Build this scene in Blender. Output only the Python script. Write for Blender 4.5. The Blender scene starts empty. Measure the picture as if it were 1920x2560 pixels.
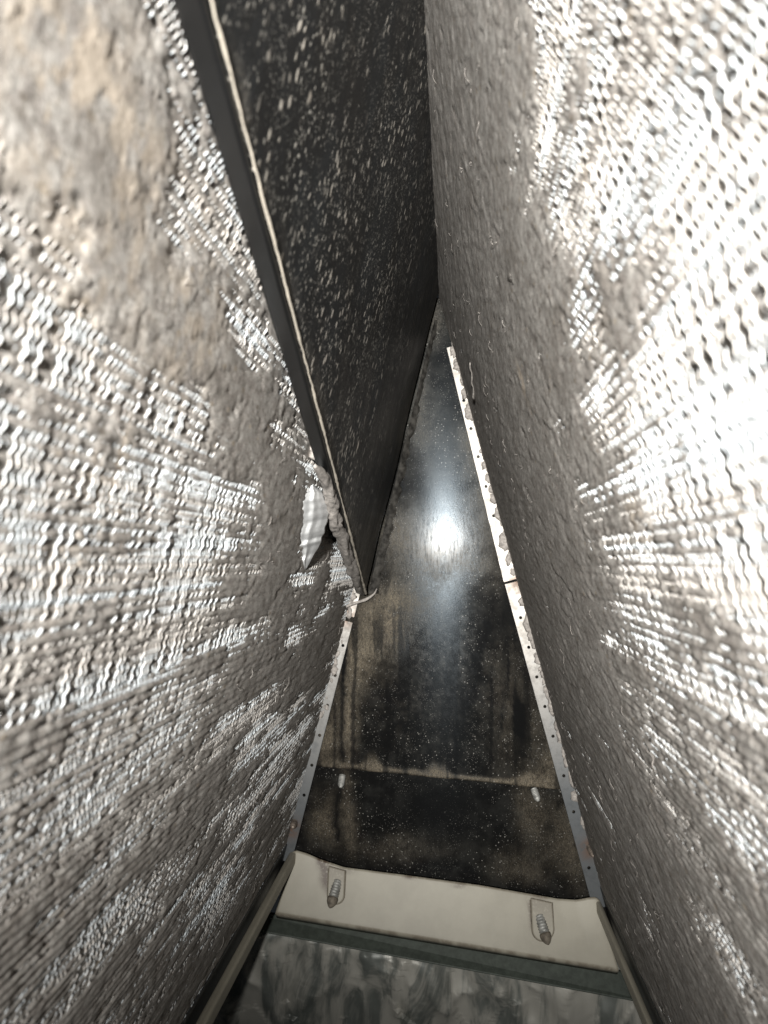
import bpy, bmesh, math, random
import numpy as np
from mathutils import Matrix, Vector

random.seed(7)
RNG = np.random.default_rng(7)
SC = bpy.context.scene
COL = SC.collection

# ------------------------------------------------------------------ camera
F = 1923.0                      # focal length in photo pixels (26 mm equivalent)
W, H = 1920.0, 2560.0
VPX, VPY = 1130.0, 1395.0       # where the depth direction of the coil meets the photo
Z0 = 0.41                       # metres from lens to the end plate
fw = Vector((VPX - W / 2, -(VPY - H / 2), -F)).normalized()       # world +Y seen by the camera
up = Vector((0, 1, 0)); up = (up - fw * up.dot(fw)).normalized()  # world +Z
rt = fw.cross(up)                                                 # world +X
R = Matrix((rt, fw, up))        # camera -> world
cam_d = bpy.data.cameras.new('camera')
cam = bpy.data.objects.new('camera', cam_d); COL.objects.link(cam)
cam.matrix_world = R.to_4x4()
cam_d.sensor_fit = 'AUTO'; cam_d.sensor_width = 36.0
cam_d.lens = F / H * 36.0
cam_d.clip_start = 0.004; cam_d.clip_end = 20
cam_d.dof.use_dof = True; cam_d.dof.focus_distance = 0.30; cam_d.dof.aperture_fstop = 30
SC.camera = cam

# ------------------------------------------------------------------ world and lamp
world = bpy.data.worlds.new("World"); SC.world = world; world.use_nodes = True
bg = world.node_tree.nodes['Background']
bg.inputs[0].default_value = (0.8, 0.9, 1.0, 1); bg.inputs[1].default_value = 0.012
SC.view_settings.view_transform = 'Standard'; SC.view_settings.look = 'None'
SC.view_settings.exposure = 0.0; SC.view_settings.gamma = 1
# the phone's flash
fl = bpy.data.lights.new('phone_flash', 'SPOT')
fl.energy = 23.5; fl.spot_size = math.radians(80); fl.spot_blend = 1.0; fl.shadow_soft_size = 0.004
fl.color = (1.0, 0.98, 0.93)
flo = bpy.data.objects.new('phone_flash', fl); COL.objects.link(flo)
flo.location = (-0.010, -0.16, 0.023)
flo.rotation_euler = (math.radians(99.3), 0, math.radians(-6))

SC.cycles.use_denoising = True
SC.cycles.max_bounces = 5; SC.cycles.diffuse_bounces = 3; SC.cycles.glossy_bounces = 3
SC.cycles.sample_clamp_indirect = 4.0
SC.cycles.caustics_reflective = False; SC.cycles.caustics_refractive = False

# ------------------------------------------------------------------ projection helpers
def ray(x, y):
    return R @ Vector((x - W / 2, -(y - H / 2), -F)).normalized()
def back(x, y, Y=Z0):
    r = ray(x, y); return r * (Y / r.y)
def on(x, y, P, n):
    r = ray(x, y); return r * (P.dot(n) / r.dot(n))

# ------------------------------------------------------------------ numpy noise
def hash2(ix, iy, seed=0):
    h = (ix.astype(np.int64) * 374761393 + iy.astype(np.int64) * 668265263 + seed * 982451653) & 0x7fffffff
    h = ((h ^ (h >> 13)) * 1274126177) & 0x7fffffff
    h = ((h ^ (h >> 16)) * 2246822519) & 0x7fffffff
    return ((h ^ (h >> 15)) & 0xffffff) / float(0xffffff)
def vnoise(x, y, seed=0):
    ix = np.floor(x); iy = np.floor(y); fx = x - ix; fy = y - iy
    fx = fx * fx * (3 - 2 * fx); fy = fy * fy * (3 - 2 * fy)
    a = hash2(ix, iy, seed); b = hash2(ix + 1, iy, seed); c = hash2(ix, iy + 1, seed); d = hash2(ix + 1, iy + 1, seed)
    return (a * (1 - fx) + b * fx) * (1 - fy) + (c * (1 - fx) + d * fx) * fy
def fbm(x, y, seed=0, o=4, g=0.5):
    t = 0; a = 1; n = 0
    for k in range(o):
        t = t + a * vnoise(x * 2 ** k + 17.3 * k, y * 2 ** k + 5.1 * k, seed + k); n += a; a *= g
    return t / n
def scales(x, y, seed=0):
    """cells with a random height and tilt each: overlapping flakes"""
    ix = np.floor(x); iy = np.floor(y)
    best = np.full(x.shape, 9.0); out = np.zeros(x.shape)
    for dx in (-1, 0, 1):
        for dy in (-1, 0, 1):
            cx = ix + dx; cy = iy + dy
            px = cx + hash2(cx, cy, seed); py = cy + hash2(cx, cy, seed + 1)
            ex = x - px; ey = y - py
            d = ex * ex + ey * ey
            m = d < best
            hgt = hash2(cx, cy, seed + 2) * 0.7 + ex * (0.2 + 0.8 * hash2(cx, cy, seed + 3)) - ey * (hash2(cx, cy, seed + 4) - .5) * 1.2
            out = np.where(m, hgt, out); best = np.where(m, d, best)
    return out
def sstep(a, b, x):
    t = np.clip((x - a) / (b - a), 0, 1); return t * t * (3 - 2 * t)

# ------------------------------------------------------------------ object helpers
def obj(name, verts, faces, mat, parent=None, smooth=True, label=None, cat=None, group=None, kind=None):
    me = bpy.data.meshes.new(name)
    me.from_pydata([tuple(v) for v in verts], [], faces)
    if mat: me.materials.append(mat)
    if smooth:
        me.polygons.foreach_set('use_smooth', [True] * len(me.polygons))
    me.update()
    o = bpy.data.objects.new(name, me); COL.objects.link(o)
    if parent: o.parent = parent
    return tag(o, label, cat, group, kind)
def tag(o, label=None, cat=None, group=None, kind=None):
    if label: o['label'] = label
    if cat: o['category'] = cat
    if group: o['group'] = group
    if kind: o['kind'] = kind
    return o
def thing(name, label, cat, loc=(0, 0, 0), group=None):
    o = bpy.data.objects.new(name, None); COL.objects.link(o); o.location = loc
    o.empty_display_size = 0.02
    return tag(o, label, cat, group)
def grid_mesh(name, P, mat, parent=None, attrs=None, kind=None, flip=False, smooth=True):
    """P: (m, n, 3) array of points"""
    m, n = P.shape[:2]
    me = bpy.data.meshes.new(name)
    me.vertices.add(m * n); me.vertices.foreach_set('co', P.reshape(-1).astype(np.float32))
    i = np.arange(m * n).reshape(m, n)
    q = [i[:-1, :-1], i[1:, :-1], i[1:, 1:], i[:-1, 1:]]
    if flip: q = q[::-1]
    q = np.stack(q, -1).reshape(-1)
    nf = len(q) // 4
    me.loops.add(len(q)); me.loops.foreach_set('vertex_index', q.astype(np.int32))
    me.polygons.add(nf)
    me.polygons.foreach_set('loop_start', np.arange(0, nf * 4, 4, dtype=np.int32))
    if smooth: me.polygons.foreach_set('use_smooth', np.ones(nf, dtype=bool))
    for k, a in (attrs or {}).items():
        at = me.attributes.new(k, 'FLOAT', 'POINT'); at.data.foreach_set('value', a.reshape(-1).astype(np.float32))
    me.update(calc_edges=True)
    if mat: me.materials.append(mat)
    o = bpy.data.objects.new(name, me); COL.objects.link(o)
    if parent: o.parent = parent
    if kind: o['kind'] = kind
    return o
def slab_poly(pts, depth_vec, bev=0.0):
    """closed prism from a polygon of points pushed along depth_vec"""
    n = len(pts)
    v = [Vector(p) for p in pts] + [Vector(p) + Vector(depth_vec) for p in pts]
    f = [tuple(range(n)), tuple(range(2 * n - 1, n - 1, -1))]
    for k in range(n):
        f.append((k, k + n, (k + 1) % n + n, (k + 1) % n))
    return v, f
def bevel(o, w, seg=2):
    m = o.modifiers.new('bevel', 'BEVEL'); m.width = w; m.segments = seg; m.limit_method = 'ANGLE'
    return o
def fixn(o):
    bm = bmesh.new(); bm.from_mesh(o.data); bmesh.ops.recalc_face_normals(bm, faces=bm.faces)
    bm.to_mesh(o.data); bm.free(); return o
def tube(pts, rad, seg=6):
    """pts list of Vectors; rad float or list"""
    v = []; f = []; n = len(pts)
    for k, p in enumerate(pts):
        d = (pts[min(k + 1, n - 1)] - pts[max(k - 1, 0)]).normalized()
        a = d.orthogonal().normalized() if k == 0 else (a - d * a.dot(d)).normalized()
        b = d.cross(a); r = rad[k] if hasattr(rad, '__len__') else rad
        for j in range(seg):
            t = 2 * math.pi * j / seg
            v.append(p + a * (r * math.cos(t)) + b * (r * math.sin(t)))
    for k in range(n - 1):
        for j in range(seg):
            f.append((k * seg + j, k * seg + (j + 1) % seg, (k + 1) * seg + (j + 1) % seg, (k + 1) * seg + j))
    f.append(tuple(range(seg - 1, -1, -1))); f.append(tuple((n - 1) * seg + j for j in range(seg)))
    return v, f

# ------------------------------------------------------------------ materials
class NT:
    def __init__(s, name):
        s.m = bpy.data.materials.new(name); s.m.use_nodes = True
        s.t = s.m.node_tree; s.b = s.t.nodes['Principled BSDF']
    def n(s, typ, **kw):
        o = s.t.nodes.new(typ)
        for k, v in kw.items(): setattr(o, k, v)
        return o
    def link(s, a, b): s.t.links.new(a, b)
    def setv(s, sock, v):
        if isinstance(v, bpy.types.NodeSocket): s.link(v, sock)
        elif isinstance(v, tuple) and len(v) == 3 and sock.type == 'RGBA': sock.default_value = (*v, 1)
        else: sock.default_value = v
    def pos(s, scale=(1, 1, 1), rot=(0, 0, 0)):
        c = s.n('ShaderNodeTexCoord'); mp = s.n('ShaderNodeMapping')
        mp.inputs['Scale'].default_value = scale; mp.inputs['Rotation'].default_value = rot
        s.link(c.outputs['Object'], mp.inputs[0]); return mp.outputs[0]
    def noise(s, v, scale, detail=4, rough=.6, dist=0):
        o = s.n('ShaderNodeTexNoise'); s.link(v, o.inputs['Vector'])
        o.inputs['Scale'].default_value = scale; o.inputs['Detail'].default_value = detail
        o.inputs['Roughness'].default_value = rough; o.inputs['Distortion'].default_value = dist
        return o.outputs[0]
    def voro(s, v, scale, feature='F1', rand=1):
        o = s.n('ShaderNodeTexVoronoi', feature=feature); s.link(v, o.inputs['Vector'])
        o.inputs['Scale'].default_value = scale; o.inputs['Randomness'].default_value = rand
        return o
    def ramp(s, f, a, b, va=0.0, vb=1.0):
        o = s.n('ShaderNodeMapRange', interpolation_type='SMOOTHSTEP')
        s.setv(o.inputs[0], f)
        for i, q in zip((1, 2, 3, 4), (a, b, va, vb)): o.inputs[i].default_value = q
        return o.outputs[0]
    def mix(s, f, a, b):
        o = s.n('ShaderNodeMix', data_type='RGBA')
        s.setv(o.inputs[0], f); s.setv(o.inputs[6], a); s.setv(o.inputs[7], b); return o.outputs[2]
    def math(s, op, a, b=0.0):
        o = s.n('ShaderNodeMath', operation=op); s.setv(o.inputs[0], a); s.setv(o.inputs[1], b); return o.outputs[0]
    def attr(s, name):
        o = s.n('ShaderNodeAttribute', attribute_name=name); return o.outputs['Fac']
    def bump(s, h, strength=.5, dist=.001, normal=None):
        o = s.n('ShaderNodeBump'); s.link(h, o.inputs['Height'])
        o.inputs['Strength'].default_value = strength; o.inputs['Distance'].default_value = dist
        if normal: s.link(normal, o.inputs['Normal'])
        return o.outputs[0]
    def set(s, **kw):
        for k, v in kw.items(): s.setv(s.b.inputs[k.replace('_', ' ')], v)
        return s.m

def mk_fin():
    t = NT('aluminium_fin'); p = t.pos()
    n = t.noise(p, 900, 3); film = t.ramp(t.math('ADD', t.math('MULTIPLY', t.noise(p, 110, 3), .5), t.math('MULTIPLY', t.noise(t.pos((1, .25, 1)), 900, 3), .5)), .43, .55)
    t.set(Base_Color=t.mix(film, (.56, .60, .63), (.34, .32, .30)), Metallic=t.ramp(film, 0, 1, .42, .05),
          Roughness=t.ramp(n, .3, .7, .42, .65))
    return t.m
def mk_dust():
    t = NT('grey_dust'); p = t.pos((1, .55, 1))
    a = t.noise(p, 45, 5, .6); b = t.noise(p, 420, 6, .7); c = t.noise(p, 2600, 3, .7)
    col = t.mix(t.ramp(a, .35, .65), (.355, .338, .318), (.465, .445, .42))
    col = t.mix(t.ramp(b, .36, .60), (.27, .247, .23), col)
    col = t.mix(t.ramp(c, .52, .66, 0, .75), col, (.56, .52, .485))
    col = t.mix(t.ramp(t.noise(p, 1250, 4, .7), .5, .64, 0, .7), col, (.19, .175, .155))
    col = t.mix(t.math('MULTIPLY', t.attr('tan'), .75), col, (.50, .425, .345))
    md = t.noise(p, 190, 5, .7); me_ = t.noise(p, 75, 4, .6)
    col = t.mix(t.ramp(md, .52, .68, 0, .65), col, (.17, .155, .14)); col = t.mix(t.ramp(me_, .5, .68, 0, .45), col, (.20, .18, .16))
    sp = t.voro(p, 240)
    col = t.mix(t.ramp(sp.outputs['Distance'], .10, .16, .8, 0), col, t.mix(sp.outputs['Color'], (.10, .085, .07), (.44, .38, .31)))
    h = t.math('ADD', t.math('MULTIPLY', b, 1.0), t.math('MULTIPLY', c, .35))
    t.set(Base_Color=col, Roughness=.95, Normal=t.bump(h, .42, .00032))
    t.b.inputs['Specular IOR Level'].default_value = .15
    return t.m
def flecks(t, p, col, scale, lo, hi, c, dens=.5):
    """light specks: voronoi dots thinned by noise"""
    v = t.voro(p, scale)
    keep = t.ramp(t.noise(p, scale * .12, 3), dens, dens + .12)
    f = t.math('MULTIPLY', t.ramp(v.outputs['Distance'], lo, hi, 1, 0), keep)
    return t.mix(f, col, c), f
def mk_baffle():
    t = NT('black_sheet'); p = t.pos((1, 1, .5))
    w = t.n('ShaderNodeVectorMath', operation='ADD'); t.link(p, w.inputs[0])
    nn = t.n('ShaderNodeTexNoise'); nn.inputs['Scale'].default_value = 500; t.link(p, nn.inputs['Vector'])
    sc = t.n('ShaderNodeVectorMath', operation='SCALE'); t.link(nn.outputs['Color'], sc.inputs[0]); sc.inputs['Scale'].default_value = .0016
    t.link(sc.outputs[0], w.inputs[1]); q = w.outputs[0]
    film = t.noise(p, 60, 5, .6)
    col = t.mix(t.ramp(film, .35, .7), (.005, .006, .007), (.017, .0195, .022))
    col, f1 = flecks(t, q, col, 420, .16, .27, (.62, .58, .52), .44)
    col, f2 = flecks(t, q, col, 900, .15, .28, (.46, .44, .40), .44)
    col, f3 = flecks(t, q, col, 120, .09, .14, (.62, .56, .49), .47)
    col, f4 = flecks(t, q, col, 1900, .15, .3, (.30, .29, .27), .43)
    col = t.mix(t.ramp(t.math('ADD', t.attr('dens'), t.noise(p, 45, 4, .6)), .55, 1.15), t.mix(t.ramp(film, .35, .7), (.004, .005, .006), (.015, .0175, .020)), col)
    dst = t.attr('dust')
    col = t.mix(t.math('MULTIPLY', dst, t.ramp(t.noise(p, 1500, 4, .75), .35, .65)), col, (.26, .235, .20))
    fl_ = t.math('ADD', f1, f2)
    t.set(Base_Color=col, Roughness=t.ramp(film, .3, .7, .38, .55), Normal=t.bump(t.math('ADD', fl_, t.noise(p, 900, 3)), .25, .0004))
    t.b.inputs['Specular IOR Level'].default_value = .3
    return t.m
def mk_black(name, c=(.012, .012, .013), rough=.45):
    t = NT(name); p = t.pos(); a = t.noise(p, 300, 5)
    col = t.mix(t.ramp(a, .4, .75), c, tuple(q * 2.6 + .01 for q in c))
    t.set(Base_Color=col, Roughness=rough, Normal=t.bump(t.noise(p, 1200, 3), .15, .0005))
    return t.m
def mk_plate():
    t = NT('grimy_black_plate'); p = t.pos()
    strands = t.noise(t.pos((1500, 1, 420), (0, math.radians(10), 0)), 1, 5, .75, 1.6)
    blot = t.noise(p, 120, 5, .65); fine = t.noise(p, 1600, 4, .7)
    dm = t.math('MULTIPLY', t.attr('dust'), t.ramp(strands, .40, .60, .35, 1))
    dm = t.math('MULTIPLY', dm, t.ramp(blot, .3, .55, .45, 1))
    col = t.mix(t.ramp(blot, .4, .7), (.007, .007, .007), (.018, .018, .017))
    col = t.mix(dm, col, t.mix(t.ramp(fine, .3, .7), (.085, .071, .053), (.22, .187, .14)))
    q = p
    col, f1 = flecks(t, q, col, 520, .09, .18, (.26, .25, .23), .46)
    col, f2 = flecks(t, q, col, 1100, .1, .22, (.16, .155, .145), .42)
    col = t.mix(t.attr('grime'), col, (.006, .006, .006))
    rough = t.math('ADD', t.math('MULTIPLY', dm, .45), t.ramp(fine, .3, .7, .13, .17))
    tg = t.n('ShaderNodeTangent', direction_type='RADIAL', axis='Z')
    t.set(Base_Color=col, Roughness=rough, Normal=t.bump(t.math('ADD', fine, t.math('MULTIPLY', dm, 2)), .035, .0004))
    t.b.inputs['Specular IOR Level'].default_value = .045
    t.b.inputs['Specular Tint'].default_value = (.75, .88, 1, 1)
    t.b.inputs['Anisotropic'].default_value = .95
    t.link(tg.outputs[0], t.b.inputs['Tangent'])
    t.b.inputs['Anisotropic Rotation'].default_value = .25
    t.link(t.ramp(t.noise(t.pos((900, 1, 160)), 1, 4, .7), .35, .6, .012, .05), t.b.inputs['Coat Weight']); t.b.inputs['Coat Roughness'].default_value = .14
    return t.m
def mk_galv():
    t = NT('dusty_galvanised_flash_fade'); p = t.pos()
    a = t.noise(p, 220, 5, .65); b = t.noise(p, 1500, 3)
    rust = t.attr('rust')
    col = t.mix(t.math('MULTIPLY', t.attr('flash_fade'), t.ramp(a, .25, .5, .5, 1)), (.11, .118, .125), (.50, .47, .435))  # mottled pale-to-dark grade: flash falloff painted into the steel colour
    col = t.mix(t.math('MULTIPLY', t.ramp(b, .6, .7), .5), col, (.12, .10, .08))
    col = t.mix(t.math('MULTIPLY', rust, t.ramp(a, .3, .5)), col, (.13, .055, .02))
    t.set(Base_Color=col, Metallic=.45, Roughness=t.ramp(a, .3, .7, .42, .7), Normal=t.bump(a, .1, .0004))
    return t.m
def mk_pan():
    t = NT('beige_painted_pan'); p = t.pos(); a = t.noise(p, 60, 5); b = t.noise(p, 700, 4)
    col = t.mix(t.ramp(a, .35, .7), (.345, .322, .262), (.30, .278, .225))
    col = t.mix(t.math('MULTIPLY', t.attr('dirt'), t.ramp(b, .25, .5)), col, (.085, .058, .04))
    t.set(Base_Color=col, Roughness=.5, Normal=t.bump(b, .08, .0003))
    return t.m
def mk_simple(name, c, rough, metal=0.0, var=.25, sc=300):
    t = NT(name); p = t.pos(); a = t.noise(p, sc, 5, .65)
    col = t.mix(t.ramp(a, .3, .7), tuple(q * (1 - var) for q in c), tuple(min(1, q * (1 + var)) for q in c))
    t.set(Base_Color=col, Roughness=rough, Metallic=metal, Normal=t.bump(a, .12, .0004))
    return t.m
def mk_foil():
    t = NT('crumpled_foil'); p = t.pos(); a = t.noise(p, 28, 5, .6, .8); b = t.noise(p, 160, 4)
    streak = t.noise(t.pos((42, 40, 17), (0, .25, 0)), 1, 5, .62, 1.2)
    col = t.mix(t.ramp(streak, .38, .56), (.12, .13, .12), (.37, .36, .325))
    t.set(Base_Color=col, Metallic=.1, Roughness=t.ramp(a, .3, .7, .35, .6), Normal=t.bump(b, .15, .001))
    return t.m

FIN = mk_fin(); DUST = mk_dust(); BAFFLE = mk_baffle(); PLATE = mk_plate(); GALV = mk_galv(); PAN = mk_pan(); FOIL = mk_foil()
CHANNEL = mk_black('dark_channel', (.016, .017, .018), .5)
FLANGE = mk_simple('smooth_black_flange', (.006, .0062, .0066), .4, 0, .3, 25)
CORE = mk_black('coil_core_dark', (.02, .018, .016), .9)
LEDGE = mk_simple('dull_green_metal', (.055, .066, .056), .6, .2)
GROOVE = mk_simple('grimy_groove', (.14, .12, .095), .8, 0, .4, 500)
SCREW = mk_simple('zinc_screw', (.33, .33, .315), .6, .4, .45, 500)
RUSTY = mk_simple('rusty_screw', (.27, .225, .19), .5, .5, .55, 500)
TAPE = mk_simple('silver_tape', (.66, .67, .68), .4, .25, .05, 120)
LINT = mk_simple('lint', (.31, .285, .265), .95, 0, .35, 700)
THREAD = mk_simple('pale_thread', (.42, .38, .32), .9, 0, .2, 400)

# ------------------------------------------------------------------ main planes
LA, LB = back(1068, 780), back(729, 2065)          # left fin face on the end plane
RA, RB = back(1139, 890), back(1497, 2198)         # right fin face on the end plane
def frame_of(A, B, side):
    """origin at the ridge, tdir down the slope, n facing the gap between the slabs"""
    t = (B - A).normalized(); n = t.cross(Vector((0, 1, 0)))
    if side < 0: n = -n
    return t, n
LT, LN = frame_of(LA, LB, 1)
RT, RN = frame_of(RA, RB, -1)
# ridge where both faces meet
def meet(A, t, B, u):
    d = B - A; det = t.x * (-u.z) + u.x * t.z
    k = (d.x * (-u.z) + u.x * d.z) / det
    return A + t * k
RIDGE = meet(LA, LT, RA, RT); RIDGE.y = 0
PITCH = 0.00131; RIP = 0.0019

def build_slab(side, T, N, s_end, ctrl, tans, label):
    root = thing('coil_slab', label, 'coil slab')
    X = T if side < 0 else -T        # local x axis (down for the left slab, up for the right)
    sg = 1 if side < 0 else -1
    root.matrix_world = Matrix(((X.x, 0, N.x, RIDGE.x), (X.y, 1, N.y, 0), (X.z, 0, N.z, RIDGE.z), (0, 0, 0, 1)))
    inv = root.matrix_world.inverted()
    def loc(x, y):                   # photo pixel -> (s, depth) on the slab face
        p = inv @ on(x, y, RIDGE, N); return p.x * sg, p.y
    # --- fins: five wavy strips shared by every fin of the slab
    metas = []
    ns = int(s_end / RIP * 4)
    for k in range(5):
        rs = np.random.default_rng(40 + k + (side > 0) * 10)
        s = np.linspace(0.002, s_end, ns)
        bend = (fbm(s * 90, s * 0 + k, 5 + k, 3) - .5) * .0005
        ph = (vnoise(s * 120, s * 0 + k * 3.1, 90) - .5) * 1.4
        wav = np.sin(2 * np.pi * s / RIP + ph)
        rows = []
        for z, a in ((0.0, 1.0), (-.0011, .55), (-.004, .2), (-.010, 0.0)):
            edge = (wav * .00012 + (fbm(s * 350, s * 0, 3 + k, 2) - .5) * .0006) * (z == 0)
            rows.append(np.stack([s * sg, wav * .00021 * a + bend * a + (1 - a) * .0004, np.full(ns, z) + edge * .8], -1))
        P = np.stack(rows, 0)
        o = grid_mesh('fin', P, FIN, root)
        metas.append(o)
    y = 0.030; k = 0; count = 0
    while y < Z0 - .002:
        if k < 5: o = metas[k]
        else:
            o = metas[RNG.integers(0, 5)].copy(); COL.objects.link(o); o.parent = root
        o.location = (0, y, 0); o.rotation_euler = (0, 0, RNG.normal(0, .0006))
        y += PITCH * RNG.uniform(.95, 1.05); k += 1
    # --- core behind the fins
    x0, x1 = sorted((0, s_end * sg))
    v = [(x, yy, z) for x in (x0, x1) for yy in (-.03, Z0 + .02) for z in (-.035, -.0098)]
    f = [(0, 1, 3, 2), (4, 6, 7, 5), (0, 4, 5, 1), (2, 3, 7, 6), (0, 2, 6, 4), (1, 5, 7, 3)]
    fixn(obj('coil_core', v, f, CORE, root, smooth=False))
    # --- dust felt: a height field the fins poke out of
    m, n = 560, 640
    s = np.linspace(0, s_end, m)[:, None] * np.ones((1, n))
    d = 1 / np.linspace(1 / .036, 1 / (Z0 - .0005), n)[None, :] * np.ones((m, 1))
    num = np.zeros((m, n)); den = np.zeros((m, n)) + 1e-9
    for x_, y_, L in ctrl:
        cs, cd = loc(x_, y_)
        r = .006 + .03 * cd
        w = 1 / (((s - cs) ** 2 + ((d - cd) * (.85 - .9 * cd)) ** 2) / r ** 2 + .35) ** 2
        num += w * L; den += w
    lev = num / den
    lev = lev + 2.4 * np.maximum(0, lev - .15)
    tan = np.zeros((m, n))
    for x_, y_, r_, a_ in tans:
        cs, cd = loc(x_, y_); tan += a_ * np.exp(-(((s - cs) ** 2 + (d - cd) ** 2) / (r_ * .001) ** 2))
    tan *= sstep(.35, .65, fbm(s * 260, d * 260, 61, 4, .6)) * 1.3
    big = fbm(s * 75, d * 55, 11, 4, .55) - .5
    # streaks along the depth
    strk = (fbm(s * 190, d * 20, 23, 2, .55) - .5) * 1.3 * 1.0 + (vnoise(s * 430, d * 30, 29) - .5) * .5
    sc = scales(s * 250 + d * 60 + big * 3.5, d * 95 + big * 3, 31)
    sc2 = scales(s * 620 - d * 90 + 3 + big * 5, d * 240 + big * 4, 37)
    fine = fbm(s * 900, d * 480, 51, 3, .6) - .5
    row = np.cos(2 * np.pi * s / RIP)
    cover = lev + (.28 if side < 0 else .08) + (fbm(s * 420, d * 380, 57, 3, .6) - .5) * 1.15 + big * 1.1 + strk * 1.3 + (.16 + .4 * sstep(.25, .08, d)) * row
    cc = np.clip(cover, -.34, 1.4)
    hgt = np.where(cc > 0, .24 * sstep(0, .8, cc) + cc * .09, cc) + fine * np.clip(.04 + d * .35, 0, .11) + np.where(cover > -.2, 1, .4) * (sc * .26 + sc2 * .11 - .09) * np.clip(.05 + d * 3.4, 0, 1.1)
    P = np.stack([s * sg, d, hgt * .001], -1)
    grid_mesh('dust_felt', P, DUST, root, {'tan': np.clip(tan, 0, 1)}, 'stuff', flip=(side > 0))
    # loose lint fibres lying on the felt
    vv = []; ff = []
    for k in range(170):
        dd = .07 + .32 * random.random(); ss = s_end * random.random(); a = random.uniform(0, 6.28); L = random.uniform(.002, .008) * (.4 + dd * 2)
        pts = []; z = random.uniform(.0003, .0007)
        for j in range(6):
            pts.append(Vector((ss * sg, dd, z + .0004 * math.sin(j * 1.3 + k)))); a += random.gauss(0, .16); ss += math.cos(a) * L / 5; dd = min(dd + math.sin(a) * L / 5, Z0 - .001)
        v_, f_ = tube(pts, .00003 + .00005 * dd / Z0, 3); b0 = len(vv)
        vv += v_; ff += [tuple(i + b0 for i in q) for q in f_]
    obj('lint_fibres', vv, ff, LINT, root, kind='stuff')
    return root, inv, loc

Lctrl = [(0, 0, .45), (200, 100, .5), (100, 400, .5), (380, 300, .5), (485, 150, -.5), (530, 350, -.35), (300, 600, .45), (640, 760, -.45), (600, 650, .0),
 (500, 800, .5), (0, 600, .05), (20, 760, -.8), (100, 660, .2), (200, 940, -.75), (0, 900, -.9), (100, 1080, -.05), (300, 1050, .15), (450, 1060, -.3),
 (560, 950, .45), (650, 1050, .45), (740, 1030, -.4), (790, 1080, -.2), (0, 1250, -1.1), (250, 1270, -.9), (480, 1300, -.6), (620, 1320, -.1), (700, 1380, .45), (0, 1400, -.5),
 (300, 1380, -.6), (300, 1470, -.1), (600, 1450, .25), (0, 1600, -.8), (300, 1570, -.65), (560, 1520, -.2), (700, 1550, .3), (800, 1620, .45), (0, 1750, -.22), (300, 1900, -.2), (600, 1800, .0),
 (760, 1780, .0), (0, 2050, -.12), (0, 2500, -.08), (400, 2300, -.05), (600, 2100, -.12), (800, 1450, .5), (820, 1200, .5), (700, 1200, .4), (870, 1400, -.9), (852, 1385, -.7), (798, 1240, -.7), (790, 1395, -.3), (885, 1490, -.9), (830, 1560, .4), (680, 1950, -.05)]
Rctrl = [(1090, 100, .6), (1200, 300, .6), (1300, 100, .45), (1250, 600, .6), (1370, 60, .15), (1400, 300, .2), (1500, 150, -.2), (1700, 100, -.15), (1900, 50, .1),
 (1900, 300, -.7), (1700, 400, -.45), (1550, 420, -.2), (1420, 420, -.1), (1450, 520, -.1), (1400, 720, .45), (1500, 640, .2), (1600, 600, -.4), (1800, 600, -1.1), (1900, 900, -1.3),
 (1700, 900, -1.2), (1500, 880, -.35), (1400, 900, .45), (1250, 900, .6), (1550, 1020, .15), (1800, 1100, -1.3), (1640, 1150, -.5), (1500, 1250, .3), (1800, 1300, -.7), (1900, 1450, -.8),
 (1680, 1500, .1), (1560, 1450, .25), (1400, 1400, .6), (1300, 1200, .6), (1500, 1800, .45), (1700, 1750, .2), (1900, 1800, .08), (1800, 2100, .26), (1900, 2400, .3), (1650, 1950, .2),
 (1600, 2200, .4), (1700, 2500, .35), (1450, 1700, .5), (1560, 2000, .45), (1540, 2150, .35)]
Ltan = [(170, 250, 9, .9), (330, 420, 9, .7), (120, 130, 8, .8), (250, 700, 10, .6), (500, 720, 12, .5), (270, 1160, 4, 1.6), (150, 1430, 5, .8), (450, 900, 12, .3)]
Rtan = [(1480, 480, 3, 1.0), (1310, 960, 5, 1.2), (1600, 1330, 6, .8), (1690, 1000, 5, .4), (1500, 800, 9, .3)]
L_end = (back(733, 2105) - RIDGE).dot(LT)
R_end = (back(1502, 2205) - RIDGE).dot(RT)
slabL, invL, locL = build_slab(-1, LT, LN, L_end, Lctrl, Ltan, 'dust-covered finned coil slab on the left, bright fin streaks running to the torn silver foil')
slabR, invR, locR = build_slab(1, RT, RN, R_end, Rctrl, Rtan, 'dust-covered finned coil slab on the right, whitest where bare fins face the lamp')

def channel(slab, sg, s_end):
    x0, x1 = sorted((s_end * sg, (s_end + .022) * sg))
    prof = [(x0, -.03), (x0, .0008), (x1, .0008), (x1, -.03)]
    v, f = slab_poly([(x, -.03, z) for x, z in prof], (0, Z0 + .028, 0))
    bevel(fixn(obj('bottom_channel', v, f, CHANNEL, slab, smooth=False)), .0008)
channel(slabL, 1, L_end); channel(slabR, -1, R_end)

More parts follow.
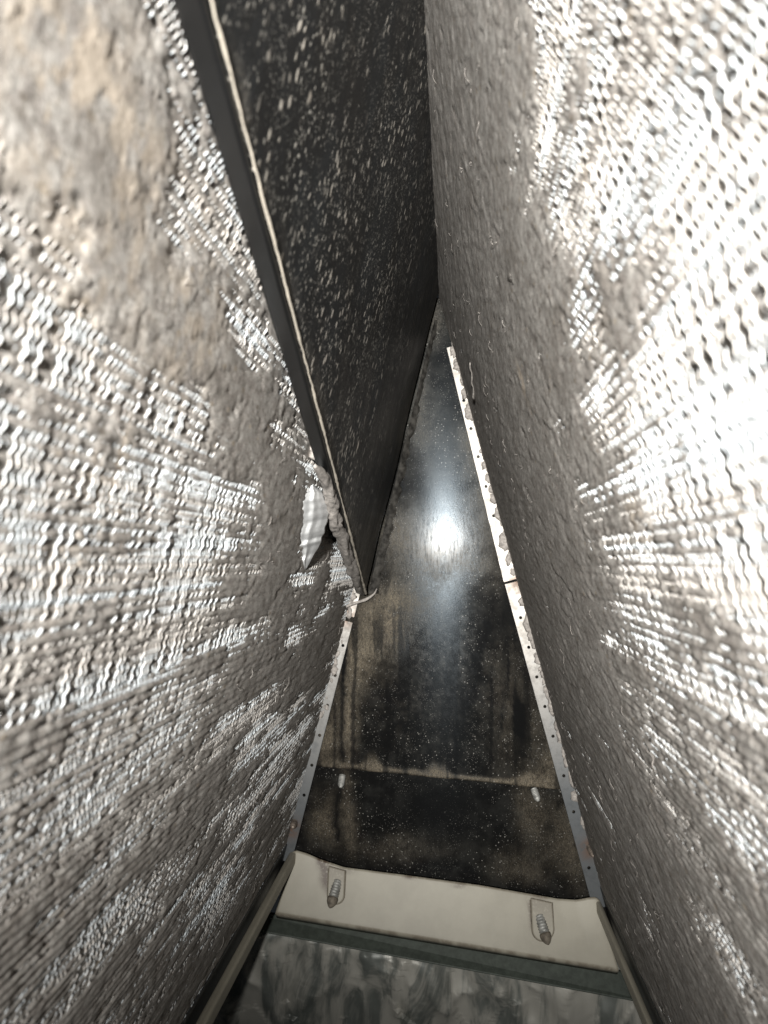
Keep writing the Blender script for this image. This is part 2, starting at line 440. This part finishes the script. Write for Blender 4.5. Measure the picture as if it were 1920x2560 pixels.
# ---- perforated end strips on the end plane
def strip(slab, outer, widths, holes, y0, y1, side, Y, flash_fade):
    """outer(y)->x pixel of outer edge; holes: pixel y of hole centres; real round holes in a thin strip"""
    inv = slab.matrix_world.inverted()
    A = back(outer(y0), y0, Y); B = back(outer(y1), y1, Y); t = (B - A); Ln = t.length; t.normalize()
    nrm = Vector((t.z, 0, -t.x)) * (1 if side < 0 else -1)
    if (nrm.x > 0) != (side < 0): nrm = -nrm          # towards the middle
    hs = [(back(outer(h), h, Y) - A).dot(t) for h in holes]
    v = []; f = []; rust = []
    wd = lambda q: widths[0] + (widths[1] - widths[0]) * q / Ln
    cell = .0034; rad = .00085
    def add(q, w): v.append(A + t * q + nrm * w); return len(v) - 1
    cuts = [0.0]
    for h in hs:
        cuts += [h - cell, h + cell]
    cuts.append(Ln)
    for k in range(len(cuts) - 1):
        a, b = cuts[k], cuts[k + 1]
        if b <= a: continue
        if k % 2 == 0:
            nn = max(1, int((b - a) / .004))
            for j in range(nn):
                q0 = a + (b - a) * j / nn; q1 = a + (b - a) * (j + 1) / nn
                f.append((add(q0, -.001), add(q1, -.001), add(q1, wd(q1)), add(q0, wd(q0))))
        else:
            c = (a + b) / 2; wc = wd(c) * .5
            sq = []
            for j in range(16):
                th = 2 * math.pi * j / 16; cx, cy = math.cos(th), math.sin(th)
                k_ = 1 / max(abs(cx), abs(cy)); gx, gy = cx * k_, cy * k_
                q = c + gx * cell
                w = wc + gy * (wd(q) - wc) if gy > 0 else wc + gy * (wc + .001)
                sq.append((add(q, w), add(c + cx * rad, wc + cy * rad)))
            for j in range(16):
                a1, a2 = sq[j]; b1, b2 = sq[(j + 1) % 16]; f.append((a1, b1, b2, a2))
    vv = [inv @ p for p in v]
    o = obj('end_strip', vv, f, GALV, slab, smooth=False)
    bm = bmesh.new(); bm.from_mesh(o.data); bmesh.ops.remove_doubles(bm, verts=bm.verts, dist=1e-6)
    bmesh.ops.recalc_face_normals(bm, faces=bm.faces); bm.to_mesh(o.data); bm.free()
    m = o.modifiers.new('solid', 'SOLIDIFY'); m.thickness = .001; m.offset = 0
    at = o.data.attributes.new('rust', 'FLOAT', 'POINT')
    M = slab.matrix_world
    ends = [back(outer(y), y, Y) for y in ((1446, 1456, 2118) if side > 0 else (1540, 2068))]
    vals = [max(math.exp(-((M @ p.co) - e).length_squared / .0045 ** 2) for e in ends) for p in o.data.vertices]
    at.data.foreach_set('value', vals)
    at = o.data.attributes.new('flash_fade', 'FLOAT', 'POINT')  # painted light: strip paler where the flash is strong, darker lower down
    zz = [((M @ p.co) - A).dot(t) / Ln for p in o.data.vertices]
    at.data.foreach_set('value', [min(1, max(0, flash_fade[0] + (flash_fade[1] - flash_fade[0]) * q)) for q in zz])
    return o
YS = Z0 - .0035
xl = lambda y: 1068 - .2638 * (y - 780)
xr = lambda y: 1139 + (y - 890) * .2737
def fringe(slab, fx, y0, y1, r0, seed, n=150):
    """clods of felt overhanging the outer edge of a strip, one mesh"""
    inv = slab.matrix_world.inverted(); vv = []; ff = []; rg = random.Random(seed)
    bm = bmesh.new(); bmesh.ops.create_icosphere(bm, subdivisions=2, radius=1)
    bv = [v.co.copy() for v in bm.verts]; bfc = [tuple(v.index for v in f.verts) for f in bm.faces]; bm.free()
    for k in range(n):
        y = y0 + (y1 - y0) * rg.random(); r = r0 * (.35 + rg.random() ** 2 * 1.1)
        p = back(fx(y) + rg.gauss(2, 3), y, Z0 - .0036 - .4 * r)
        ax, az, ph = rg.uniform(.6, 1.1), rg.uniform(.8, 1.7), rg.uniform(0, 9)
        b0 = len(vv)
        for c in bv:
            q = 1 + .22 * math.sin(c.x * 4 + ph) * math.cos(c.z * 5 + ph * 2) + .12 * math.sin(c.y * 9 + c.z * 7 + ph)
            vv.append(inv @ (p + Vector((c.x * ax, c.y * .7, c.z * az)) * (r * q)))
        ff += [tuple(i + b0 for i in f) for f in bfc]
    obj('dust_fringe', vv, ff, LINT, slab, kind='stuff')
fringe(slabR, xr, 830, 2080, .0021, 3)
fringe(slabL, xl, 1460, 1800, .0015, 8, 30)
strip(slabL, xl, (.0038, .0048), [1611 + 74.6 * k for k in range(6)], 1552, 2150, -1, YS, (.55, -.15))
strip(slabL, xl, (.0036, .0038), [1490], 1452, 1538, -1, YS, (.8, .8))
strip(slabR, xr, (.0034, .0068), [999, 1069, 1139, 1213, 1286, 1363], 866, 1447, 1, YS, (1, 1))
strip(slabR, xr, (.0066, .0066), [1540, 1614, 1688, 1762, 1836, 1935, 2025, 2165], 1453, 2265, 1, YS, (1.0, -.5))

# ------------------------------------------------------------------ end plate
ep = thing('end_plate', 'black triangular end plate with a white lamp glare and brown dust stains', 'plate', (0, 0, 0))
def px_grid(x0, x1, y0, y1, m, n, Y):
    ys = np.linspace(y0, y1, m)[:, None] * np.ones((1, n)); fx = np.linspace(0, 1, n)[None, :] * np.ones((m, 1))
    return ys, fx
def plate(name, edges, m, n, Y, thick, paint, parent, sag=None):
    """edges(t)->(left pixel, right pixel) along t 0..1; a grid plate with side skirt"""
    PX = np.zeros((m, n, 2)); P = np.zeros((m, n, 3))
    for i in range(m):
        (ax, ay), (bx, by) = edges(i / (m - 1))
        fx = np.linspace(0, 1, n)
        PX[i, :, 0] = ax + (bx - ax) * fx; PX[i, :, 1] = ay + (by - ay) * fx
    for i in range(m):
        a = back(*PX[i, 0], Y); b = back(*PX[i, -1], Y)
        fx = np.linspace(0, 1, n)[:, None]
        P[i] = np.array(a) + (np.array(b) - np.array(a)) * fx
    if sag is not None: P[:, :, 1] += sag(PX[..., 0], PX[..., 1])
    attrs = paint(PX[..., 0], PX[..., 1]) if paint else {}
    # skirt: repeat the border pushed back
    Q = np.zeros((m + 2, n + 2, 3)); Q[1:-1, 1:-1] = P
    Q[0, 1:-1] = P[0]; Q[-1, 1:-1] = P[-1]; Q[1:-1, 0] = P[:, 0]; Q[1:-1, -1] = P[:, -1]
    Q[0, 0] = P[0, 0]; Q[0, -1] = P[0, -1]; Q[-1, 0] = P[-1, 0]; Q[-1, -1] = P[-1, -1]
    for sl in ((0, slice(None)), (-1, slice(None)), (slice(None), 0), (slice(None), -1)):
        Q[sl + (1,)] = Y + thick
    at = {k: np.pad(a, 1, mode='edge') for k, a in attrs.items()}
    return grid_mesh(name, Q, PLATE, parent, at)
def G(x, y, cx, cy, rx, ry):
    return np.exp(-(((x - cx) / rx) ** 2 + ((y - cy) / ry) ** 2))
def seg(x, y, pts, w):
    """soft stroke along a pixel polyline"""
    best = np.full(x.shape, 1e9)
    for (ax, ay), (bx, by) in zip(pts[:-1], pts[1:]):
        dx, dy = bx - ax, by - ay; L2 = dx * dx + dy * dy
        t = np.clip(((x - ax) * dx + (y - ay) * dy) / L2, 0, 1)
        best = np.minimum(best, np.hypot(x - ax - t * dx, y - ay - t * dy))
    return np.exp(-(best / w) ** 2)
def paint_end(x, y):
    nz = fbm(x / 60, y / 90, 5, 4); n2 = fbm(x / 16, y / 40, 8, 4); n3 = fbm(x / 9, y / 9, 9, 3)
    xx = x + (nz - .5) * 50 + (n3 - .5) * 14; yy = y + (nz - .5) * 60 + (n2 - .5) * 40
    d = np.zeros(x.shape)
    d += 1.0 * G(xx, yy, 955, 1560, 55, 75) + .8 * G(xx, yy, 905, 1650, 45, 55) + .55 * G(xx, yy, 1000, 1500, 60, 45)
    d += .9 * G(xx, yy, 875, 1800, 26, 120) + .8 * G(xx, yy, 815, 1850, 30, 90)
    d += .4 * G(xx, yy, 1120, 1400, 150, 60) + .4 * G(xx, yy, 1000, 1330, 60, 60)
    d += .45 * G(xx, yy, 1215, 1240, 35, 130) + .45 * G(xx, yy, 1170, 1120, 30, 60) + .3 * G(xx, yy, 1060, 1080, 45, 90)
    d += .2 * G(xx, yy, 1330, 1820, 60, 140) + .5 * G(xx, yy, 1390, 1930, 35, 50) + .25 * G(xx, yy, 1260, 1750, 30, 160)
    d += .12 * G(xx, yy, 1100, 1650, 200, 220) * sstep(.45, .65, n3)
    d += .5 * G(xx, yy, 1085, 800, 22, 60) + .35 * G(xx, yy, 1050, 950, 26, 80)
    # dust resting on the seam
    sx = 1912 + (x - 790) * .1
    d += 1.5 * np.exp(-((y - sx + 6) / (4 + 20 * sstep(.35, .75, fbm(x / 55, x * 0, 3, 3)))) ** 2) * sstep(790, 930, x)
    g = .95 * seg(xx * .6 + x * .4, y, [(868, 1560), (862, 1690), (858, 1800), (856, 1900)], 8)
    g += .9 * G(xx, yy, 930, 1420, 32, 50) + .8 * G(xx, yy, 1275, 1480, 22, 90) + .8 * seg(xx, y, [(1215, 1560), (1180, 1700), (1150, 1900)], 11)
    g += .8 * G(xx, yy, 1295, 1790, 14, 45) + .7 * G(xx, yy, 1240, 1560, 40, 60) + .6 * seg(xx, y, [(1265, 1600), (1250, 1900)], 12)
    g += .75 * sstep(.56, .66, fbm(x / 15, y / 260, 44, 3)) * sstep(1450, 1600, y)
    g += .7 * seg(x, y, [(1055, 1432), (1180, 1434)], 1.6) + .7 * seg(x, y, [(1060, 1487), (1160, 1488)], 1.6)
    return {'dust': np.clip(d, 0, 1), 'grime': np.clip(g, 0, 1)}
def up_edges(t):
    y = 745 + t * (1912 - 745); yb = 745 + t * (1978 - 745)
    return (xl(y) - 14 if y > 800 else xl(y) - 4, y), (xr(yb) + 8, yb)
plate('upper_panel', up_edges, 260, 130, Z0, .0022, paint_end, ep)
def paint_low(x, y):
    nz = fbm(x / 50, y / 70, 15, 4); n3 = fbm(x / 12, y / 12, 19, 3)
    xx = x + (nz - .5) * 40 + (n3 - .5) * 16; yy = y + (nz - .5) * 60
    d = .75 * G(xx, yy, 812, 2050, 34, 60) + .5 * G(xx, yy, 870, 1980, 18, 50) + .55 * G(xx, yy, 880, 2070, 18, 60)
    d += .4 * G(xx, yy, 1400, 2080, 55, 80) + .45 * G(xx, yy, 1330, 2030, 30, 60) + .3 * G(xx, yy, 1010, 2120, 120, 30) + .4 * G(xx, yy, 1300, 2170, 60, 40) + .35 * G(xx, yy, 1440, 2150, 30, 60)
    g = .9 * seg(xx * .5 + x * .5, y, [(853, 1955), (846, 2100)], 7) + .9 * G(xx, yy, 1100, 2020, 120, 70) + .7 * G(xx, yy, 1375, 2070, 16, 30) + .7 * G(xx, yy, 1405, 2020, 10, 30)
    return {'dust': np.clip(d, 0, 1), 'grime': np.clip(g, 0, 1)}
def lo_edges(t):
    a = 1905 + t * (2215 - 1905); b = 1970 + t * (2330 - 1970)
    return (xl(a) - 14, a), (xr(b) + 8, b)
plate('lower_panel', lo_edges, 90, 120, Z0 + .0026, .0022, paint_low, ep)

def screw(parent, p, d, ln, r, mat, name='screw', inv=None):
    """threaded shank ending in a blunt cone; d axis"""
    pts = []; rad = []
    n = 26
    for k in range(n + 1):
        q = k / n; pts.append(Vector(p) + Vector(d) * (ln * q))
        tip = min(1, (1 - q) / .22)
        rad.append(r * (.35 + .65 * tip) * (1.0 if k % 3 == 1 else .86))
    v, f = tube(pts, rad, 10)
    if inv: v = [inv @ q for q in v]
    return obj(name, v, f, mat, parent)
DS = Vector((-.12, -1, -.55)).normalized()
for x, y in ((856, 1938), (1334, 1972)):
    screw(ep, back(x, y, Z0 + .003), Vector((-.05 if x < 1000 else .3, -.6, -.75)).normalized(), .0068, .0019, SCREW)
screw(slabL, back(737, 2052, Z0 - .002), Vector((.1, -1, .0)).normalized(), .010, .0018, RUSTY, inv=invL)
screw(slabR, back(1471, 2112, Z0 - .002), Vector((.1, -1, -.2)).normalized(), .010, .0018, RUSTY, inv=invR)
# pale clip standing on the right slab's edge
cp = back(1476, 2045, Z0 - .008)
v, f = slab_poly([invR @ (cp + Vector(q)) for q in ((0, 0, 0), (.0022, 0, .001), (.0035, 0, -.005), (.0018, 0, -.0062))], invR.to_3x3() @ Vector((0, -.003, 0)))
fixn(obj('clip', v, f, SCREW, slabR, smooth=False))

# ------------------------------------------------------------------ black baffle sheet over the left slab
BA, BB = back(1094, 762), back(918, 1490)
bt = (BB - BA).normalized(); bn = bt.cross(Vector((0, 1, 0)))
def bpt(x, y): return on(x, y, BA, bn)
bf = thing('baffle_sheet', 'long black speckled baffle sheet tapering down to a point between the two coil slabs', 'baffle')
fold = [bpt(520 + (913 - 520) * q, 1484 * q) for q in (0, 1)]
fold0 = fold[0] + (fold[0] - fold[1]) * .35; fold1 = fold[1]; fold1.y = min(fold1.y, Z0 - .003)
def ridge_pt(y):    # top edge buried in the right slab's dust
    k = (BA - Vector((0, BA.y, 0)));
    p = meet(Vector((BA.x, 0, BA.z)), bt, Vector((RIDGE.x, 0, RIDGE.z)), RT); return Vector((p.x, y, p.z)) - bt * .0005
m, n = 130, 260
P = np.zeros((m, n, 3)); PXs = np.zeros((m, n))
for j in range(n):
    q = (j / (n - 1)); y = fold0.y + (fold1.y - fold0.y) * q ** 1.3
    b = fold0 + (fold1 - fold0) * ((y - fold0.y) / (fold1.y - fold0.y)); a = ridge_pt(y)
    for i in range(m):
        P[i, j] = a + (b - a) * (i / (m - 1))
S_ = np.linspace(0, 1, m)[:, None] * np.ones((1, n)); D_ = P[..., 1]
wob = (fbm(S_ * 5, D_ * 18, 71, 3) - .5) * .0016
P += np.array(bn)[None, None] * wob[..., None]
dus = sstep(.93, .99, S_) * .5 * sstep(.3, .7, fbm(S_ * 9, D_ * 120, 73, 3)) + .7 * sstep(.80, 1, S_) * sstep(.22, .36, D_) * fbm(S_ * 30, D_ * 200, 75, 3)
sheet = grid_mesh('sheet', P, BAFFLE, bf, {'dust': dus, 'dens': .75 - .55 * sstep(.16, .36, D_) + .25 * (1 - S_) * sstep(.3, .15, D_) * 0})
sheet.modifiers.new('solid', 'SOLIDIFY').thickness = .0012
# flange folded down to the left slab
g = []
for j in range(80):
    q = j / 79; b = fold0 + (fold1 - fold0) * (q ** 1.2)
    base = b - LN * (((b - RIDGE).dot(LN) - .0004) * .64) - LT * .0003
    g.append([b + (base - b) * k / 6 for k in range(7)])
Pf = np.array([[list(p) for p in r] for r in g])
fl_o = grid_mesh('flange', Pf, FLANGE, bf, {'dust': np.zeros(Pf.shape[:2])})
fl_o.modifiers.new('solid', 'SOLIDIFY').thickness = .0012
# dust line lying on the fold
pts = []; rad = []
for j in range(240):
    q = j / 239; b = fold0 + (fold1 - fold0) * q
    pts.append(b + bn * .0004 + Vector((random.gauss(0, .00004),) * 3)); rad.append(.00010 + .00016 * vnoise(np.array([j / 2.7]), np.array([0.]), 6)[0] ** 2 + .0005 * q ** 1.5 * (.3 + vnoise(np.array([j / 4.]), np.array([9.]), 6)[0]))
v, f = tube(pts, rad, 6)
edge = obj('edge_dust', v, f, THREAD, bf, kind='stuff')
# rear lip of the baffle lying on the end plate
v = []; f = []
n_ = 220
for j in range(n_ + 1):
    y = 800 + (1484 - 800) * j / n_
    xa = 1090 - .2418 * (y - 780) + 1; wpx = 9 + 13 * j / n_
    rag = (vnoise(np.array([j / 6.]), np.array([3.]), 4)[0] - .4) * 9 + (random.random() - .5) * 2.5
    a = back(xa, y, Z0 - .0035); b = back(xa + wpx * .45, y, Z0 - .0022); c = back(xa + wpx + rag, y, Z0 - .0012)
    v += [a, b, c, c + Vector((0, .001, 0))]
for j in range(n_):
    for k in range(3): f.append((4 * j + k, 4 * j + k + 1, 4 * j + k + 5, 4 * j + k + 4))
obj('rear_lip', v, f, mk_simple('dusty_black_lip', (.036, .034, .031), .4, 0, .8, 260), bf)

# ------------------------------------------------------------------ drain pan
pan = thing('drain_pan', 'beige drain pan rim under the black end plate with two slotted tabs', 'drain pan')
YT, YB = Z0 - .006, Z0 * .962
top = [(731, 2130), (740, 2126), (765, 2133), (800, 2148), (860, 2168), (1000, 2186), (1200, 2213), (1395, 2247), (1440, 2250), (1475, 2244), (1490, 2243), (1499, 2250)]
tx = [p[0] for p in top]
m, n = 26, 140
P = np.zeros((m, n, 3)); PX = np.zeros((m, n, 2))
for j in range(n):
    q = j / (n - 1); x = 731 + (1499 - 731) * q; y = np.interp(x, tx, [p[1] for p in top])
    xb = 688 + (1547 - 688) * q; yb = 2284 + (2426 - 2284) * q
    a = back(x, y, YT); b = back(xb, yb, YB)
    for i in range(m):
        k = i / (m - 2) if i < m - 1 else 1
        p = a + (b - a) * k
        if i == m - 1: p = p + Vector((0, .004, -.004))
        P[i, j] = p; PX[i, j] = (x + (xb - x) * k, y + (yb - y) * k)
x, y = PX[..., 0], PX[..., 1]
nz = fbm(x / 20, y / 20, 77, 4)
dirt = 1.2 * seg(x + (nz - .5) * 18, y, [(806, 2152), (815, 2190), (824, 2222)], 14) + .7 * G(x, y, 850, 2178, 30, 9) + .6 * G(x, y, 1345, 2250, 26, 14) + .8 * seg(x, y, [(1325, 2262), (1330, 2320)], 5)
dirt += .9 * G(x, y, 1022, 2194, 14, 4) + .9 * G(x, y, 1148, 2215, 16, 5) + .5 * np.exp(-((y - (2284 + (x - 688) * .1653)) / 6) ** 2) * sstep(.4, .6, nz)
dirt += .5 * np.exp(-((y - np.interp(x, tx, [p[1] for p in top])) / 5) ** 2) * sstep(.35, .6, nz)
lip = grid_mesh('back_lip', P, PAN, pan, {'dirt': np.clip(dirt, 0, 1)})
lm = lip.modifiers.new('solid', 'SOLIDIFY'); lm.thickness = .0028; lm.offset = -1
la = Vector(P[0, 70]); lb = Vector(P[m - 2, 70]); lx = (Vector(P[5, 100]) - Vector(P[5, 40])).normalized()
ln_ = lx.cross(lb - la).normalized()
if ln_.y > 0: ln_ = -ln_
def lip_pt(x, y, h=0.0): return on(x, y, la, ln_) + ln_ * h
# side rails
def rail(xa, xb, ya, yb, near, flipx):
    a = back(xa, ya, Z0 - .004); b = back(xb, yb, Z0 - .004)
    prof = [a, b, b + Vector((0, 0, -.006)), a + Vector((0, 0, -.006))]
    v, f = slab_poly(prof, (0, near - Z0, 0))
    o = obj('side_rail', v, f, PAN, pan, smooth=False); fixn(o)
    at = o.data.attributes.new('dirt', 'FLOAT', 'POINT'); at.data.foreach_set('value', [.03] * len(o.data.vertices))
    bevel(o, .0012, 3)
rail(723, 742, 2130, 2126, .12, 0)
rail(1488, 1502, 2246, 2251, .12, 0)
# slotted tabs and their screws
def tab(x0, x1, y0, y1, slant, scx, scy, mat):
    cx = (x0 + x1) / 2; r = (x1 - x0) / 2
    pl = [(x0, y0 - 6), (x1, y0 + 6)]
    for k in range(13):
        th = math.pi * k / 12; pl.append((cx + slant + r * math.cos(th), y1 - r + r * 1.1 * math.sin(th)))
    pts = [lip_pt(px, py, .0016) for px, py in pl]
    v, f = slab_poly(pts, ln_ * -.0025)
    o = obj('tab', v, f, PAN, pan, smooth=False); fixn(o); bevel(o, .0006, 2)
    at = o.data.attributes.new('dirt', 'FLOAT', 'POINT'); at.data.foreach_set('value', [.5 if i % len(pl) < 2 else .03 for i in range(len(o.data.vertices))])
    # dark gap round the tab
    gp = [lip_pt(px, py, .0005) for px, py in [(x0 - 2, y0), (x1 + 2, y0 + 6)] + [(cx + slant + (r + 2) * math.cos(math.pi * k / 12), y1 - r + (r * 1.1 + 2) * math.sin(math.pi * k / 12)) for k in range(13)]]
    v, f = slab_poly(gp, ln_ * -.002); fixn(obj('tab_groove', v, f, GROOVE, pan, smooth=False))
    d = Vector((slant * .06, -.72, -.66)).normalized(); p0 = lip_pt(scx, scy, .0)
    o = screw(pan, p0, d, .0120, .0026, mat); o['label'] = 'zinc screw tip with a brown end'
    v, f = tube([p0 + d * q for q in (.0088, .0098, .0112, .0128, .0136)], [.00275, .0028, .0025, .0015, .0006], 10)
    obj('screw_end', v, f, GROOVE, o)
tab(822, 864, 2170, 2258, -3, 845, 2203, SCREW)
tab(1326, 1380, 2250, 2350, 4, 1348, 2290, SCREW)

# ------------------------------------------------------------------ ledge and foil below
ledge = thing('metal_ledge', 'dull green metal ledge under the beige pan rim', 'ledge')
a, b = back(520, 2256, YB + .006), back(1720, 2454, YB + .006)
c, d_ = back(1740, 2532, YB - .002), back(480, 2298, YB - .002)
v, f = slab_poly([a, b, c, d_], (0, .004, -.002)); o = obj('ledge_face', v, f, LEDGE, ledge, smooth=False); fixn(o); bevel(o, .0008)
foil = thing('foil_insulation', 'crumpled silver foil insulation sheet below the green ledge', 'insulation')
m, n = 150, 220
P = np.zeros((m, n, 3))
xa, za = back(200, 2225, YB + .004), back(1900, 2472, YB + .004)
for i in range(m):
    for j in range(n):
        q = j / (n - 1); k = i / (m - 1)
        p = xa + (za - xa) * q; P[i, j] = (p.x, p.y, p.z - k * .075)
U = P[..., 0]; V_ = P[..., 2]
def ridged(x, y, s): return 1 - np.abs(2 * fbm(x, y, s, 3) - 1)
hh = ridged(U * 26 + V_ * 8, V_ * 13, 81) ** 3 * .007 + ridged(U * 60, V_ * 34, 85) ** 3 * .003 + (scales(U * 70, V_ * 38, 87)) * .0022
P[..., 1] -= hh * sstep(0, .16, np.linspace(0, 1, m))[:, None] - .006
grid_mesh('foil_sheet', P, FOIL, foil, smooth=True)

# ------------------------------------------------------------------ loose bits
# torn silver tape on the left slab
def lp(x, y, h): return on(x, y, RIDGE, LN) + LN * h
LE = [(778, 1214), (760, 1240), (756, 1280), (754, 1315), (751, 1350), (751, 1383), (762, 1423)]
RE = [(786, 1212), (808, 1235), (821, 1268), (820, 1300), (810, 1335), (795, 1370), (766, 1424)]
m, n = 60, 26
P = np.zeros((m, n, 3)); tq = np.linspace(0, 1, 7)
aa = np.linspace(0, 1, n)[None, :] * np.ones((m, 1)); bb = np.linspace(0, 1, m)[:, None] * np.ones((1, n))
rid = 1 - np.abs(2 * fbm(aa * 3 + 4, bb * 6, 91, 3) - 1)
hh = 1.1 * np.maximum(0, .18 - np.abs(aa - .42 + .3 * (bb - .4))) / .18 + .25 * rid ** 3 - 2.2 * np.maximum(0, aa - .75) * (1 - bb) * 4
for i in range(m):
    b = i / (m - 1)
    lx_, ly_ = (np.interp(b, tq, [p[k] for p in LE]) for k in (0, 1)); rx_, ry_ = (np.interp(b, tq, [p[k] for p in RE]) for k in (0, 1))
    lx_ += (vnoise(np.array([b * 23]), np.array([1.]), 5)[0] - .5) * 6; rx_ += (vnoise(np.array([b * 17]), np.array([2.]), 5)[0] - .5) * 6
    for j in range(n):
        a = j / (n - 1); qx, qy = lx_ + (rx_ - lx_) * a, ly_ + (ry_ - ly_) * a
        Yl = lp(lx_, ly_, .0008).y; Ys = lp(qx, qy, .0008).y
        P[i, j] = back(qx, qy, Yl + .40 * (Ys - Yl) - hh[i, j] * .0012)
o = grid_mesh('foil_scrap', P, TAPE); tag(o, 'torn folded silver foil scrap stuck on the left coil beside the dust roll', 'foil scrap')
o.modifiers.new('solid', 'SOLIDIFY').thickness = .00015

# cracked roll of dust along the baffle's foot
def lump(name, ctr, rads, label, cat, group=None, seed=0, hgt=.0018, res=(90, 16)):
    n = res[0]; seg_ = res[1]
    tck = np.linspace(0, 1, len(ctr)); C = [Vector([np.interp(q, tck, [c[k] for c in ctr]) for k in range(3)]) for q in np.linspace(0, 1, n)]
    Rr = np.interp(np.linspace(0, 1, n), tck, rads)
    th = np.linspace(0, 6.283, seg_, endpoint=False)
    for i in range(n):
        e = min(1, min(i, n - 1 - i) / (n * .06 + .5)); Rr[i] *= math.sqrt(.05 + .95 * e)
    v, f = tube(C, list(Rr), seg_)
    A = np.array([list(p) for p in v]); ii = np.repeat(np.arange(n), seg_); tt = np.tile(np.arange(seg_), n)
    ctrs = np.array([list(C[i]) for i in ii])
    crack = np.abs(((ii / n * 9 + fbm(ii / 9., tt / 5., seed, 2) * 1.2) % 1) - .5)
    k = 1 + (fbm(ii / 5., np.cos(tt / seg_ * 6.283) * 2 + 7, seed + 3, 4) - .5) * 1.4 - .35 * np.exp(-(crack / .05) ** 2)
    A = ctrs + (A - ctrs) * k[:, None]
    o = obj(name, A, f, LINT, None, label=label, cat=cat, group=group)
    return o
line = [(806, 1168), (834, 1213), (845, 1264), (857, 1315), (875, 1369), (892, 1423), (905, 1460), (911, 1484)]
C = [bpt(x, y) - bn * .0022 for x, y in line]
lump('dust_roll', C, [.0012, .0018, .0022, .0023, .0024, .0022, .0018, .0009], 'cracked grey roll of dust along the foot of the black baffle', 'dust roll', seed=5)
for k, (x, y, r, lb_) in enumerate([(776, 1128, 2.2, 'round grey lint lump on the left coil above the foil scrap'), (796, 1140, 1.9, 'grey lint lump between the black baffle and the coil above the dust roll'),
                              (760, 985, 2.0, 'small lint lump beside the black baffle flange higher than the others')]):
    p = lp(x, y, .0012)
    lump('lint_lump', [p - LT * r * .001, p + LN * .0004, p + LT * r * .001], [r * .0008, r * .001, r * .0007], lb_, 'lint lump', 'lint lumps by the baffle', seed=20 + k, res=(18, 12))
# hanging thread at the baffle's tip
pts = [back(x, y, Y) for x, y, Y in ((864, 1517, Z0 - .012), (880, 1510, Z0 - .010), (897, 1505, Z0 - .009), (912, 1500, Z0 - .008), (925, 1493, Z0 - .007), (936, 1484, Z0 - .006), (942, 1472, Z0 - .005))]
v, f = tube(pts, [.0006, .0008, .0007, .0009, .0007, .0005, .0003], 6)
obj('lint_string', v, f, LINT, None, label='short grey lint string hanging at the lower tip of the black baffle', cat='lint string')
# a flat stick of debris caught on the right slab
def rp(x, y, h): return on(x, y, RIDGE, RN) + RN * h
A_, B_ = rp(1182, 905, .0012), rp(1192, 1000, .0012)
v, f = tube([A_ + (B_ - A_) * (k / 8) + RN * .0003 * math.sin(k * 2) for k in range(9)], [.0002, .0003, .0003, .0004, .0004, .0003, .0004, .0006, .0005], 6)
obj('twig', v, f, LINT, None, label='thin dust covered twig on the right coil beside the white strip', cat='twig')
